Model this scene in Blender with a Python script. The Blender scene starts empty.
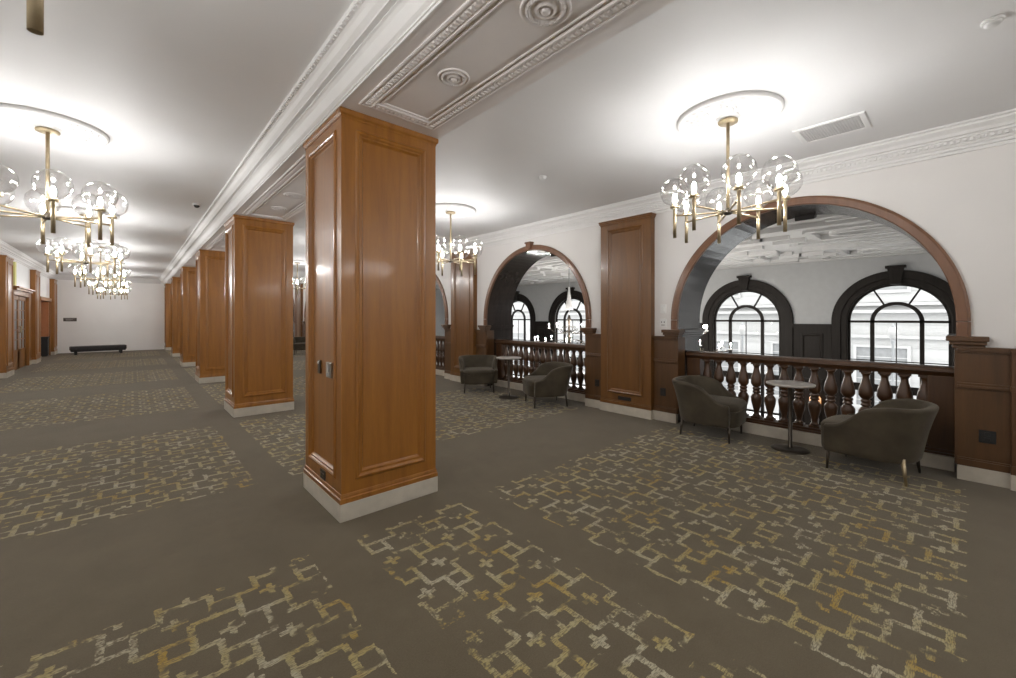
import bpy, bmesh, math, random
from math import sin, cos, pi, radians as R
from mathutils import Vector, Matrix
random.seed(7)
sc = bpy.context.scene
col = sc.collection

# ------------------------------------------------------------------ camera, world, exposure
cam_d = bpy.data.cameras.new('camera'); cam = bpy.data.objects.new('camera', cam_d); col.objects.link(cam)
cam.location = (0, 0, 1.45); cam.rotation_euler = (R(90), 0, R(-42.15))
cam_d.sensor_width = 36; cam_d.lens = 415.03/1016*36; cam_d.shift_y = -21.61/1016; cam_d.clip_end = 200
sc.camera = cam
sc.view_settings.view_transform = 'Standard'; sc.view_settings.look = 'None'
sc.view_settings.gamma = 1; sc.view_settings.use_curve_mapping = False
sc.view_settings.exposure = 0.0
BULB = 368.0          # radiance of each chandelier bulb
CANDLE = 1200.0        # radiance of the atrium candle bulbs
SKY = 4.3
world = bpy.data.worlds.new('world'); sc.world = world; world.use_nodes = True
bg = world.node_tree.nodes['Background']; bg.inputs[0].default_value = (1, .99, .97, 1); bg.inputs[1].default_value = SKY
sc.cycles.max_bounces = 10; sc.cycles.diffuse_bounces = 6; sc.cycles.transparent_max_bounces = 24
sc.cycles.sample_clamp_indirect = 6.0; sc.cycles.caustics_reflective = False; sc.cycles.caustics_refractive = False

# ------------------------------------------------------------------ node materials
def newmat(name):
    m = bpy.data.materials.new(name); m.use_nodes = True
    nt = m.node_tree
    return m, nt, nt.nodes['Principled BSDF']
def setp(b, **k):
    for n, v in k.items():
        s = b.inputs[n.replace('_', ' ')]
        s.default_value = (*v, 1) if isinstance(v, tuple) and len(v) == 3 else v
def plain(name, c, rough=.6, metal=0., noise=.06, scale=6., coat=0., bump=0., bscale=60, spec=.5):
    m, nt, b = newmat(name); setp(b, Roughness=rough, Metallic=metal, Coat_Weight=coat, Coat_Roughness=.15, Specular_IOR_Level=spec)
    tc = nt.nodes.new('ShaderNodeTexCoord'); n = nt.nodes.new('ShaderNodeTexNoise'); n.inputs['Scale'].default_value = scale; n.inputs['Detail'].default_value = 5
    r = nt.nodes.new('ShaderNodeValToRGB')
    r.color_ramp.elements[0].position = .3; r.color_ramp.elements[1].position = .7
    r.color_ramp.elements[0].color = (*[x*(1-noise) for x in c], 1); r.color_ramp.elements[1].color = (*[min(1, x*(1+noise)) for x in c], 1)
    nt.links.new(tc.outputs['Object'], n.inputs['Vector']); nt.links.new(n.outputs['Fac'], r.inputs[0]); nt.links.new(r.outputs[0], b.inputs['Base Color'])
    if bump:
        n2 = nt.nodes.new('ShaderNodeTexNoise'); n2.inputs['Scale'].default_value = bscale; n2.inputs['Detail'].default_value = 4
        bp = nt.nodes.new('ShaderNodeBump'); bp.inputs['Strength'].default_value = bump; bp.inputs['Distance'].default_value = .01
        nt.links.new(tc.outputs['Object'], n2.inputs['Vector']); nt.links.new(n2.outputs['Fac'], bp.inputs['Height']); nt.links.new(bp.outputs[0], b.inputs['Normal'])
    return m
def wood(name, c0, c1, rough=.25, coat=.25, stretch=(7, 7, .5)):
    m, nt, b = newmat(name); setp(b, Roughness=rough, Coat_Weight=coat, Coat_Roughness=.12)
    tc = nt.nodes.new('ShaderNodeTexCoord'); mp = nt.nodes.new('ShaderNodeMapping'); mp.inputs['Scale'].default_value = stretch
    n = nt.nodes.new('ShaderNodeTexNoise'); n.inputs['Scale'].default_value = 2.2; n.inputs['Detail'].default_value = 7; n.inputs['Distortion'].default_value = .5
    w = nt.nodes.new('ShaderNodeTexNoise'); w.inputs['Scale'].default_value = 26; w.inputs['Detail'].default_value = 3
    mx = nt.nodes.new('ShaderNodeMath'); mx.operation = 'MULTIPLY_ADD'; mx.inputs[1].default_value = .3
    r = nt.nodes.new('ShaderNodeValToRGB')
    r.color_ramp.elements[0].position = .38; r.color_ramp.elements[1].position = .95
    r.color_ramp.elements[0].color = (*c0, 1); r.color_ramp.elements[1].color = (*c1, 1)
    L = nt.links.new
    L(tc.outputs['Object'], mp.inputs[0]); L(mp.outputs[0], n.inputs['Vector']); L(mp.outputs[0], w.inputs['Vector'])
    L(w.outputs['Fac'], mx.inputs[0]); L(n.outputs['Fac'], mx.inputs[2]); L(mx.outputs[0], r.inputs[0]); L(r.outputs[0], b.inputs['Base Color'])
    return m
def glow(name, c, s):
    m, nt, b = newmat(name); setp(b, Base_Color=(.9, .9, .9), Emission_Color=c); b.inputs['Emission Strength'].default_value = s
    return m
def thin_glass(name, lo, hi, tint=(1, 1, 1)):
    m, nt, b = newmat(name); nt.nodes.remove(b)
    out = nt.nodes['Material Output']; t = nt.nodes.new('ShaderNodeBsdfTransparent'); t.inputs[0].default_value = (*tint, 1)
    g = nt.nodes.new('ShaderNodeBsdfGlossy'); g.inputs['Roughness'].default_value = .02
    lw = nt.nodes.new('ShaderNodeLayerWeight'); lw.inputs[0].default_value = .25
    mr = nt.nodes.new('ShaderNodeMapRange'); mr.inputs['To Min'].default_value = lo; mr.inputs['To Max'].default_value = hi
    mx = nt.nodes.new('ShaderNodeMixShader'); L = nt.links.new
    L(lw.outputs['Facing'], mr.inputs[0]); L(mr.outputs[0], mx.inputs[0]); L(t.outputs[0], mx.inputs[1]); L(g.outputs[0], mx.inputs[2]); L(mx.outputs[0], out.inputs[0])
    return m

M = {}
M['wood'] = wood('honey_wood', (.20, .074, .011), (.33, .134, .020), rough=.36, coat=.2)
M['wood_mid'] = wood('brown_wood', (.110, .046, .011), (.185, .078, .018), rough=.34, coat=.15)
M['wood_dark'] = wood('dark_red_wood', (.044, .018, .007), (.082, .036, .012), rough=.42, coat=.08)
M['wood_black'] = wood('black_brown_wood', (.018, .014, .012), (.030, .025, .021), rough=.55, coat=0)
M['wood_black'].node_tree.nodes['Principled BSDF'].inputs['Specular IOR Level'].default_value = .25
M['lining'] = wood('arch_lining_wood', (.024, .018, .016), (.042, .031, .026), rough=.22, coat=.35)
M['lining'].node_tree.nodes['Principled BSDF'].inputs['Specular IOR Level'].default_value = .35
M['casing'] = wood('casing_wood', (.125, .056, .026), (.185, .085, .042), rough=.38)
M['dado'] = wood('shaded_dado_wood', (.062, .028, .009), (.105, .047, .015), rough=.38, coat=.1)  # darker copy of the brown wood, with the wainscot's dimness put into its colour
M['plaster'] = plain('warm_white_plaster', (.73, .71, .69), .85, noise=.025, scale=1.5)
M['end_wall'] = plain('brightened_white', (.88, .865, .84), .8, noise=.02, scale=1.5)  # whiter than the other plaster: the end wall's brightness is put into its colour
M['ceiling'] = plain('ceiling_white', (.78, .775, .775), .6, noise=.02, scale=1.2)
M['moulding'] = plain('moulding_white', (.78, .77, .76), .6, noise=.02)
M['soffit'] = plain('soffit_greige', (.80, .76, .75), .7, noise=.03, scale=3)
M['atrium_wall'] = plain('atrium_grey_white', (.60, .61, .615), .8, noise=.03)
M['relief'] = plain('relief_white', (.82, .82, .82), .8, noise=.02)
M['stone'] = plain('cream_stone', (.50, .455, .38), .55, noise=.10, scale=9)
M['brass'] = plain('aged_brass', (.42, .34, .22), .40, metal=.8, noise=.12, scale=20)
M['bronze'] = plain('dark_bronze', (.10, .085, .07), .35, metal=.9, noise=.12, scale=20)
M['black'] = plain('black_plastic', (.012, .012, .012), .45, noise=.1)
M['leather'] = plain('black_leather', (.020, .017, .017), .40, noise=.2, scale=14, bump=.1)
M['velvet'] = plain('taupe_velvet', (.062, .050, .034), .85, noise=.28, scale=5, bump=.15, bscale=200, spec=.2)
b_ = M['velvet'].node_tree.nodes['Principled BSDF']; setp(b_, Sheen_Weight=.25, Sheen_Roughness=.4, Sheen_Tint=(.8, .75, .65))
M['marble'] = plain('table_stone', (.40, .375, .34), .3, noise=.15, scale=12)
M['steel'] = plain('brushed_steel', (.45, .43, .39), .3, metal=1)
M['white'] = plain('white_plastic', (.75, .75, .74), .45, noise=.01)
M['grey'] = plain('grey_mesh', (.45, .44, .43), .6, noise=.03)
M['bulb'] = glow('bulb_light', (1, .99, .975), BULB)
M['candle'] = glow('candle_light', (1, .95, .88), CANDLE)
M['globe'] = thin_glass('clear_globe_glass', .05, .75)
M['pane'] = thin_glass('window_glass', .02, .25, (.96, .98, .98))
M['facade'] = plain('pale_facade', (.40, .40, .40), .8, noise=.03)
M['facade_shade'] = plain('facade_window_grey', (.22, .225, .23), .4, noise=.1)
M['street'] = plain('pale_street', (.85, .86, .88), .8, noise=.03)
M['lobby'] = plain('lobby_stone', (.40, .37, .33), .4, noise=.1)
M['orange'] = plain('orange_panelling', (.42, .17, .07), .5, noise=.1)
M['amber'] = glow('amber_shade', (1, .42, .10), 1.0)
M['yellow'] = plain('pale_yellow', (.72, .68, .25), .6, noise=.05)
M['sleeve'] = plain('pale_sleeve', (.7, .7, .7), .8)
M['lamp_glass'] = plain('street_lamp_globe', (.42, .42, .42), .3)
M['lamp_iron'] = plain('grey_iron', (.30, .31, .32), .5)

def carpet():
    m, nt, b = newmat('patterned_carpet'); setp(b, Roughness=.95, Specular_IOR_Level=.15, Sheen_Weight=.15)
    N = nt.nodes.new; L = nt.links.new
    def val(v): n = N('ShaderNodeValue'); n.outputs[0].default_value = v; return n.outputs[0]
    def mth(op, a, c=None, d=None):
        n = N('ShaderNodeMath'); n.operation = op
        for i, x in enumerate((a, c, d)):
            if x is None: continue
            if isinstance(x, (int, float)): n.inputs[i].default_value = x
            else: L(x, n.inputs[i])
        return n.outputs[0]
    tc = N('ShaderNodeTexCoord'); sp = N('ShaderNodeSeparateXYZ'); L(tc.outputs['Object'], sp.inputs[0])
    x0, y0 = sp.outputs[0], sp.outputs[1]
    def noise(scale, det=4, vec=None, rough=.5):
        n = N('ShaderNodeTexNoise'); n.inputs['Scale'].default_value = scale; n.inputs['Detail'].default_value = det; n.inputs['Roughness'].default_value = rough
        L(vec if vec is not None else tc.outputs['Object'], n.inputs['Vector']); return n.outputs['Fac']
    def sstep(v, a, c):
        n = N('ShaderNodeMapRange'); n.interpolation_type = 'SMOOTHSTEP'; L(v, n.inputs[0]); n.inputs[1].default_value = a; n.inputs[2].default_value = c; return n.outputs[0]
    wob = mth('MULTIPLY', mth('SUBTRACT', noise(45, 2), .5), .02)
    P = .2
    x = mth('ADD', mth('SUBTRACT', x0, 1.349), wob); y = mth('ADD', mth('SUBTRACT', y0, 1.303), wob)
    def wrap(v, off):            # distance to the nearest centre of a 2P grid, signed, in units of P
        q = mth('DIVIDE', mth('ADD', v, off), 2*P)
        return mth('MULTIPLY', mth('SUBTRACT', q, mth('ROUND', q)), 2)
    W2 = .074
    def near(v, at): return mth('LESS_THAN', mth('ABSOLUTE', mth('SUBTRACT', v, at)), W2)
    def span(v, lo, hi): return mth('MULTIPLY', mth('GREATER_THAN', v, lo), mth('LESS_THAN', v, hi))
    def pinwheel(u, v, h=.27, e=.74):
        bars = [mth('MULTIPLY', near(v, h), span(u, -h-W2, e)), mth('MULTIPLY', near(v, -h), span(u, -e, h+W2)),
                mth('MULTIPLY', near(u, h), span(v, -e, h+W2)), mth('MULTIPLY', near(u, -h), span(v, -h-W2, e))]
        return mth('MAXIMUM', mth('MAXIMUM', bars[0], bars[1]), mth('MAXIMUM', bars[2], bars[3]))
    def cross(u, v):
        au, av = mth('ABSOLUTE', u), mth('ABSOLUTE', v)
        return mth('MAXIMUM', mth('MULTIPLY', mth('LESS_THAN', au, .075), mth('LESS_THAN', av, .25)), mth('MULTIPLY', mth('LESS_THAN', av, .075), mth('LESS_THAN', au, .25)))
    xa, ya, xb, yb = wrap(x, 0), wrap(y, 0), wrap(x, P), wrap(y, P)
    pat = mth('MAXIMUM', mth('MAXIMUM', cross(xa, ya), cross(xb, yb)), mth('MAXIMUM', pinwheel(xb, ya), pinwheel(xa, mth('MULTIPLY', yb, -1))))
    # the three inset fields of every bay
    S = 4.14
    edge = mth('MULTIPLY', mth('SUBTRACT', noise(9, 3), .5), .10)
    def band(v, lo, hi): return mth('MULTIPLY', mth('GREATER_THAN', v, lo), mth('LESS_THAN', v, hi))
    ye = mth('ADD', y0, edge); xe = mth('ADD', x0, edge)
    ym = mth('SUBTRACT', ye, mth('MULTIPLY', mth('FLOOR', mth('DIVIDE', mth('ADD', ye, .7), S)), S))
    fy = band(ym, 0.0, 2.69)
    fx = mth('MAXIMUM', mth('MAXIMUM', band(xe, 2.20, 5.30), band(xe, 1.08, 1.90)), band(xe, -2.0, .80))
    field = mth('MULTIPLY', fx, fy)
    wear = sstep(mth('ADD', noise(2.2, 3), mth('MULTIPLY', mth('SUBTRACT', noise(60, 3), .5), 1.0)), .24, .46)
    stri = N('ShaderNodeMapping'); stri.inputs['Scale'].default_value = (1, 6, 1); L(tc.outputs['Object'], stri.inputs[0])
    wear3 = sstep(noise(8.5, 2), .38, .47)
    wear2 = sstep(noise(34, 3, stri.outputs[0]), .40, .54)
    mask = mth('MULTIPLY', mth('MULTIPLY', mth('MULTIPLY', mth('MULTIPLY', pat, field), wear), wear3), mth('MULTIPLY_ADD', wear2, .75, .25))
    base = N('ShaderNodeValToRGB'); e = base.color_ramp.elements
    e[0].position = .3; e[1].position = .72; e[0].color = (.100, .080, .049, 1); e[1].color = (.146, .118, .076, 1)
    L(mth('MULTIPLY_ADD', noise(140, 3), .45, mth('MULTIPLY', noise(2.6, 6, None, .72), .6)), base.inputs[0])
    tone = N('ShaderNodeValToRGB'); e = tone.color_ramp.elements
    e[0].position = .38; e[1].position = .66; e[0].color = (.46, .42, .30, 1); e[1].color = (.38, .25, .045, 1)
    md = tone.color_ramp.elements.new(.52); md.color = (.41, .345, .16, 1)
    L(noise(3.4, 4), tone.inputs[0])
    mix = N('ShaderNodeMix'); mix.data_type = 'RGBA'
    L(mth('MULTIPLY', mask, .92), mix.inputs[0]); L(base.outputs[0], mix.inputs[6]); L(tone.outputs[0], mix.inputs[7])
    L(mix.outputs[2], b.inputs['Base Color'])
    bp = N('ShaderNodeBump'); bp.inputs['Strength'].default_value = .35; bp.inputs['Distance'].default_value = .006
    L(noise(320, 2), bp.inputs['Height']); L(bp.outputs[0], b.inputs['Normal'])
    return m
M['carpet'] = carpet()

# ------------------------------------------------------------------ mesh building
class MB:
    def __init__(s): s.v = []; s.f = []; s.sm = []
    def add(s, vs, fs, smooth=False):
        o = len(s.v); s.v += [tuple(p) for p in vs]
        for f in fs: s.f.append([o+i for i in f]); s.sm.append(smooth)
        return s
    def box(s, x0, x1, y0, y1, z0, z1):
        vs = [(x, y, z) for x in (x0, x1) for y in (y0, y1) for z in (z0, z1)]
        return s.add(vs, [(0, 1, 3, 2), (4, 6, 7, 5), (0, 4, 5, 1), (2, 3, 7, 6), (0, 2, 6, 4), (1, 5, 7, 3)])
    def tube(s, pts, r, n=10, cap=True):
        pts = [Vector(p) for p in pts]; rs = r if isinstance(r, (list, tuple)) else [r]*len(pts); rings = []
        for i, p in enumerate(pts):
            t = (pts[min(i+1, len(pts)-1)]-pts[max(i-1, 0)]).normalized()
            a = Vector((0, 0, 1)) if abs(t.z) < .9 else Vector((1, 0, 0))
            u = t.cross(a).normalized(); w = t.cross(u)
            rings.append([p+(u*cos(2*pi*k/n)+w*sin(2*pi*k/n))*rs[i] for k in range(n)])
        vs = [p for q in rings for p in q]; fs = []
        for i in range(len(pts)-1):
            for k in range(n): fs.append((i*n+k, i*n+(k+1) % n, (i+1)*n+(k+1) % n, (i+1)*n+k))
        s.add(vs, fs, True)
        if cap: s.add(rings[0], [tuple(range(n))[::-1]]); s.add(rings[-1], [tuple(range(n))])
        return s
    def lathe(s, prof, c=(0, 0, 0), n=24, mod=None, smooth=True):
        vs = []
        for r, z in prof:
            for k in range(n):
                a = 2*pi*k/n; rr, zz = (r, z) if mod is None else mod(r, z, a)
                vs.append((c[0]+rr*cos(a), c[1]+rr*sin(a), c[2]+zz))
        fs = []
        for i in range(len(prof)-1):
            for k in range(n): fs.append((i*n+k, i*n+(k+1) % n, (i+1)*n+(k+1) % n, (i+1)*n+k))
        s.add(vs, fs, smooth)
        for i in (0, len(prof)-1):
            if prof[i][0] > 1e-4: s.add([vs[i*n+k] for k in range(n)], [tuple(range(n))])
        return s
    def loops(s, loops, closed=True, smooth=False, caps=False):
        n = len(loops[0]); vs = [p for l in loops for p in l]; fs = []
        for i in range(len(loops)-1):
            for k in range(n if closed else n-1): fs.append((i*n+k, i*n+(k+1) % n, (i+1)*n+(k+1) % n, (i+1)*n+k))
        s.add(vs, fs, smooth)
        if caps: s.add(loops[0], [tuple(range(n))[::-1]]); s.add(loops[-1], [tuple(range(n))])
        return s
    def frame(s, O, U, V, Nn, u0, u1, v0, v1, prof, smooth=False):
        O, U, V, Nn = map(Vector, (O, U, V, Nn))
        lo = []
        for i, h in prof:
            lo.append([O+U*a+V*c+Nn*h for a, c in ((u0+i, v0+i), (u1-i, v0+i), (u1-i, v1-i), (u0+i, v1-i))])
        return s.loops(lo)
    def rails(s, O, U, Nn, t, u0, u1, v0, v1, a0, a1, b0, b1, side=False):     # stiles and rails around a recessed field
        O, U, Nn = map(Vector, (O, U, Nn)); Z = Vector((0, 0, 1))
        P = lambda u, v, h: O+U*u+Z*v+Nn*h
        rect = lambda p, q, r, w, h: [P(p, r, h), P(q, r, h), P(q, w, h), P(p, w, h)]
        return s.loops(([rect(u0, u1, v0, v1, 0)] if side else [])+[rect(u0, u1, v0, v1, t), rect(a0, a1, b0, b1, t), rect(a0, a1, b0, b1, 0)])
    def extrude_y(s, prof, y0, y1):      # closed profile of (x, z)
        return s.loops([[(x, y, z) for x, z in prof] for y in (y0, y1)], caps=True)
    def build(s, name, mat, parent=None, bevel=0, seg=2, sub=0, loc=None, normals=True):
        me = bpy.data.meshes.new(name); me.from_pydata(s.v, [], s.f)
        for p, q in zip(me.polygons, s.sm): p.use_smooth = q
        if normals:
            bm = bmesh.new(); bm.from_mesh(me)
            bmesh.ops.remove_doubles(bm, verts=bm.verts, dist=1e-5)
            bmesh.ops.recalc_face_normals(bm, faces=bm.faces); bm.to_mesh(me); bm.free()
        me.materials.append(mat)
        o = bpy.data.objects.new(name, me); col.objects.link(o)
        if parent is not None: o.parent = parent
        if loc: o.location = loc
        if bevel:
            md = o.modifiers.new('bevel', 'BEVEL'); md.width = bevel; md.segments = seg; md.limit_method = 'ANGLE'; md.angle_limit = R(50)
        if sub:
            md = o.modifiers.new('sub', 'SUBSURF'); md.levels = sub; md.render_levels = sub
        return o
def tag(o, label=None, cat=None, group=None, kind=None):
    if label: o['label'] = label
    if cat: o['category'] = cat
    if group: o['group'] = group
    if kind: o['kind'] = kind
    return o
def empty(name, loc=(0, 0, 0), rz=0, **k):
    o = bpy.data.objects.new(name, None); col.objects.link(o); o.location = loc; o.rotation_euler = (0, 0, rz); o.empty_display_size = .1
    return tag(o, **k)
KIDS = {}
def copy_tree(o, parent=None):
    c = o.copy(); col.objects.link(c)
    if parent is not None: c.parent = parent
    for ch in list(o.children): copy_tree(ch, c)
    return c
def struct(o, cat=None, label=None): o['kind'] = 'structure'; return tag(o, label, cat)

S = 4.14                       # bay
CY = lambda k: 1.360 + S*k     # arch, chandelier and rug centre of each bay
ZC = 3.16                      # hall ceiling
ZS = 2.938                     # beam soffit, column tops
YB, YE = -4.6, 24.51            # back wall, end wall
XL, XR, XA = -2.36, 5.56, 6.24 # left wall, right wall, its atrium face
XF = 17.0                      # far atrium wall
ZA = 3.42                      # atrium ceiling
ZF = -4.3                      # lobby floor

# ------------------------------------------------------------------ shell
struct(MB().box(XL-.3, XA, YB-.2, YE+.2, -.35, 0).build('floor', M['carpet']), 'floor', 'brown wall-to-wall carpet with inset fields of gold and cream woven squares')
struct(MB().box(XL-.3, .98, YB-.2, YE+.2, ZC, ZC+.1).build('ceiling', M['ceiling']), 'ceiling', 'white ceiling over the corridor left of the pillars')
struct(MB().box(1.8, XR+.1, YB-.2, YE+.2, ZC, ZC+.1).build('ceiling', M['ceiling']), 'ceiling', 'white ceiling between the pillars and the arches')
struct(MB().box(XL-.3, XF+.4, YB-.3, YE+.3, 3.5, 3.7).build('roof', M['plaster']), 'roof', 'unseen roof slab added above the ceilings against light leaks')  # out of view, added to stop sky light leaking in from above
struct(MB().box(XL-.3, XA, YE, YE+.2, 0, 3.3).build('wall_end', M['end_wall']), 'wall', 'plain white wall behind the black bench')
struct(MB().box(XL-.3, XA, YB-.2, YB, 0, 3.3).build('wall_back', M['plaster']), 'wall', 'plain white wall behind the viewer')
# left wall with the door bay (k = 4) and the opening (k = 5)
lw = MB(); DY0, DY1 = 16.85, 19.0; OY0, OY1 = 21.25, 23.52
lw.box(XL-.2, XL, YB, DY0, 0, 3.3); lw.box(XL-.2, XL, DY0, DY1, 2.16, 3.3); lw.box(XL-.2, XL, DY1, OY0, 0, 3.3)
lw.box(XL-.2, XL, OY0, OY1, 2.06, 3.3); lw.box(XL-.2, XL, OY1, YE, 0, 3.3)
struct(lw.build('wall_left', M['plaster']), 'wall', 'white wall with pilasters and a glazed door')
struct(MB().box(XL-1.0, XL-.85, OY0-.4, OY1+.4, 0, 2.6).box(XL-.86, XL-.002, OY1-.02, OY1+.1, 0, 2.06).box(XL-.85, XL-.2, OY0-.1, OY0, 0, 2.4).box(XL-.85, XL-.2, OY0, OY1, 2.3, 2.4).box(XL-.85, XL-.2, OY0, OY1, -.1, 0).build('wall_alcove', M['orange']), 'wall', 'orange wood lining inside the opening by the bin')

# beam between the two ceilings with plaster crown on its corridor side
struct(MB().box(1.08, 1.889, YB, YE, ZS, 3.5).build('beam', M['soffit']), 'beam', 'greige plaster beam running along the pillar tops')
BX = 1.08
bp = [(x, ZS+z) for x, z in [(1.087, -.004), (1.076, -.004), (1.076, .010), (1.067, .011), (1.067, .021), (1.058, .026), (1.048, .034), (1.034, .056), (1.018, .084), (1.002, .098), (.990, .103), (.990, .110),
      (1.006, .113), (1.006, .124), (.970, .126), (.970, .136), (.962, .142), (.944, .156), (.926, .178), (.912, .188), (.905, .189), (.905, .196), (.890, .199), (.885, .208), (.885, .226), (1.087, .226)]]
cm = MB().extrude_y(bp, YB, YE)
y = -1.0
while y < 13:                                    # bead row along the top edge
    cm.box(.886, .904, y, y+.022, ZS+.188, ZS+.206); y += .044
struct(cm.build('trim_1', M['moulding']), 'moulding', 'white plaster crown moulding along the corridor side of the beam')
def crown(x, sgn, y0, y1, beads, name, label):
    p = [(0, -.225), (.020, -.225), (.024, -.200), (.040, -.196), (.044, -.176), (.060, -.165), (.082, -.128), (.088, -.118), (.104, -.116), (.106, -.098), (.128, -.094),
         (.140, -.070), (.172, -.046), (.180, -.040), (.184, -.022), (.200, -.018), (.206, .004), (0, .004)]
    m = MB().extrude_y([(x+sgn*a, ZC+z) for a, z in p], y0, y1)
    y = y0
    while beads and y < 11:
        xs = sorted((x+sgn*.19, x+sgn*.208)); m.box(xs[0], xs[1], y, y+.022, ZC-.020, ZC-.004)
        xs = sorted((x+sgn*.060, x+sgn*.090)); m.box(xs[0], xs[1], y, y+.020, ZC-.150, ZC-.120)
        y += .040
    return struct(m.build(name, M['moulding']), 'moulding', label)
crown(XR, -1, -1.6, YE, True, 'trim_2', 'white dentilled crown moulding above the arches')
crown(XL, 1, YB, YE, False, 'trim_3', 'white crown moulding along the corridor wall with the door')
ec = MB(); ec.loops([[(x, YE-a, ZC+z) for a, z in ((0, -.19), (.03, -.185), (.09, -.11), (.12, -.09), (.17, -.03), (.19, .004), (0, .004))] for x in (XL, .95)], caps=True)
struct(ec.build('trim_4', M['moulding']), 'moulding', 'white crown moulding above the plain wall with the bench')

# soffit frames with egg bands, rosettes
def soffit_frame(k):
    m = MB(); y0, y1 = CY(k)-1.47, CY(k)+1.47; x0, x1 = 1.165, 1.765
    m.frame((0, 0, ZS), (1, 0, 0), (0, 1, 0), (0, 0, -1), x0, x1, y0, y1, [(0, -.002), (0, .008), (.008, .011), (.014, .011), (.020, .007), (.072, .007), (.077, .013), (.090, .013), (.096, .004), (.096, -.002)])
    m.frame((0, 0, ZS), (1, 0, 0), (0, 1, 0), (0, 0, -1), x0+.115, x1-.115, y0+.115, y1-.115, [(0, -.002), (0, .006), (.005, .009), (.011, .006), (.011, -.002)])
    def egg(cx, cy):
        a = [(cx-.021, cy-.013, ZS-.006), (cx+.021, cy-.013, ZS-.006), (cx+.021, cy+.013, ZS-.006), (cx-.021, cy+.013, ZS-.006)]
        t = [(cx-.012, cy-.006, ZS-.014), (cx+.012, cy-.006, ZS-.014), (cx+.012, cy+.006, ZS-.014), (cx-.012, cy+.006, ZS-.014)]
        m.add(a+t, [(0, 1, 5, 4), (1, 2, 6, 5), (2, 3, 7, 6), (3, 0, 4, 7), (4, 5, 6, 7)])
    def eggy(cx, cy):
        a = [(cx-.013, cy-.021, ZS-.006), (cx+.013, cy-.021, ZS-.006), (cx+.013, cy+.021, ZS-.006), (cx-.013, cy+.021, ZS-.006)]
        t = [(cx-.006, cy-.012, ZS-.014), (cx+.006, cy-.012, ZS-.014), (cx+.006, cy+.012, ZS-.014), (cx-.006, cy+.012, ZS-.014)]
        m.add(a+t, [(0, 1, 5, 4), (1, 2, 6, 5), (2, 3, 7, 6), (3, 0, 4, 7), (4, 5, 6, 7)])
    y = y0+.05
    while y < y1-.04: egg(x0+.047, y); egg(x1-.047, y); y += .033
    x = x0+.085
    while x < x1-.08: eggy(x, y0+.047); eggy(x, y1-.047); x += .033
    return struct(m.build('trim_5', M['soffit']), 'moulding', 'egg-patterned plaster frame on the beam soffit, bay %s' % ['before the nearest pillar', 'between the first two pillars', 'between the second and third pillars'][k])
for k in range(3): soffit_frame(k)
def rosette(rad):
    pr = [(1.0, -.002), (1.0, -.014), (.94, -.022), (.86, -.014), (.84, -.008), (.80, -.010), (.74, -.024), (.66, -.024), (.62, -.008), (.52, -.006), (.44, -.012), (.38, -.030), (.30, -.030), (.26, -.012), (.22, -.012), (.17, -.036), (.08, -.042), (.0001, -.042)]
    m = MB()
    def mod(r, z, a):
        q = r/rad
        if .63 < q < .79: z -= .004*abs(sin(a*18))
        return r, z
    return m.lathe([(a*rad, z*.62) for a, z in pr], n=216, mod=mod)
rs_s, rs_l = rosette(.098), rosette(.125)
protoS = rs_s.build('ceiling_rosette', M['soffit']); protoL = rs_l.build('ceiling_rosette', M['soffit'])
first = {}
bayname = ['before the nearest pillar', 'between the first and second pillars', 'between the second and third pillars']
for k in range(3):
    for j, (dy, pr) in enumerate(((.77, protoS), (0, protoL), (-.77, protoS))):
        o = pr if pr.name not in first else copy_tree(pr)
        first[pr.name] = 1
        o.location = (1.475, CY(k)+dy, ZS)
        tag(o, '%s plaster rosette under the beam %s' % (['far small', 'large middle', 'near small'][j], bayname[k]), 'rosette', 'plaster rosettes under the beam')

# ------------------------------------------------------------------ wood-panelled pillars
PANEL = [(0, .020), (.010, .030), (.022, .032), (.032, .026), (.038, .018), (.050, .018), (.058, .008), (.066, .001)]
def pillar(k, label):
    x0, y0, W, D = 1.083, 2.957+S*k, .806, .846
    e = empty('pillar', (x0+W/2, y0+D/2, 0), label=label, cat='pillar', group='wood-panelled pillars along the corridor', kind='thing')
    hx, hy = W/2-.014, D/2-.014; t = .018
    s = MB().box(-hx+t, hx-t, -hy+t, hy-t, .127, ZS-.002)
    faces = [((0, -hy+t, 0), (1, 0, 0), (0, -1, 0), hx), ((0, hy-t, 0), (1, 0, 0), (0, 1, 0), hx), ((-hx+t, 0, 0), (0, 1, 0), (-1, 0, 0), hy), ((hx-t, 0, 0), (0, 1, 0), (1, 0, 0), hy)]
    ms = []
    for O, U, Nn, h in faces:
        s.rails(O, U, Nn, t, -h, h, .13, ZS-.01, -h+.100, h-.100, .278, 2.810)
        p = MB().frame(Vector(O), U, (0, 0, 1), Nn, -h+.098, h-.098, .276, 2.812, PANEL); ms.append(p)
    s.build('shaft', M['wood'], e)
    for p in ms: p.build('panel_moulding', M['wood'], e)
    bx, by = W/2, D/2
    def ring(prof, name, mat):
        m = MB(); m.loops([[(sx*(bx+a), sy*(by+a), z) for sx, sy in ((-1, -1), (1, -1), (1, 1), (-1, 1))] for a, z in prof], caps=True); return m.build(name, mat, e)
    ring([(-.02, .126), (-.001, .127), (-.001, .158), (-.008, .164), (-.008, .176), (-.011, .190), (-.02, .196)], 'base_moulding', M['wood'])
    ring([(-.02, ZS-.062), (-.010, ZS-.060), (-.010, ZS-.050), (.002, ZS-.036), (.004, ZS-.012), (.001, ZS-.001), (-.02, ZS-.001)], 'cap_moulding', M['wood'])
    m = MB().box(-bx, bx, -by, by, 0, .127); m.build('plinth', M['stone'], e, bevel=.004)
    return e
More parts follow.
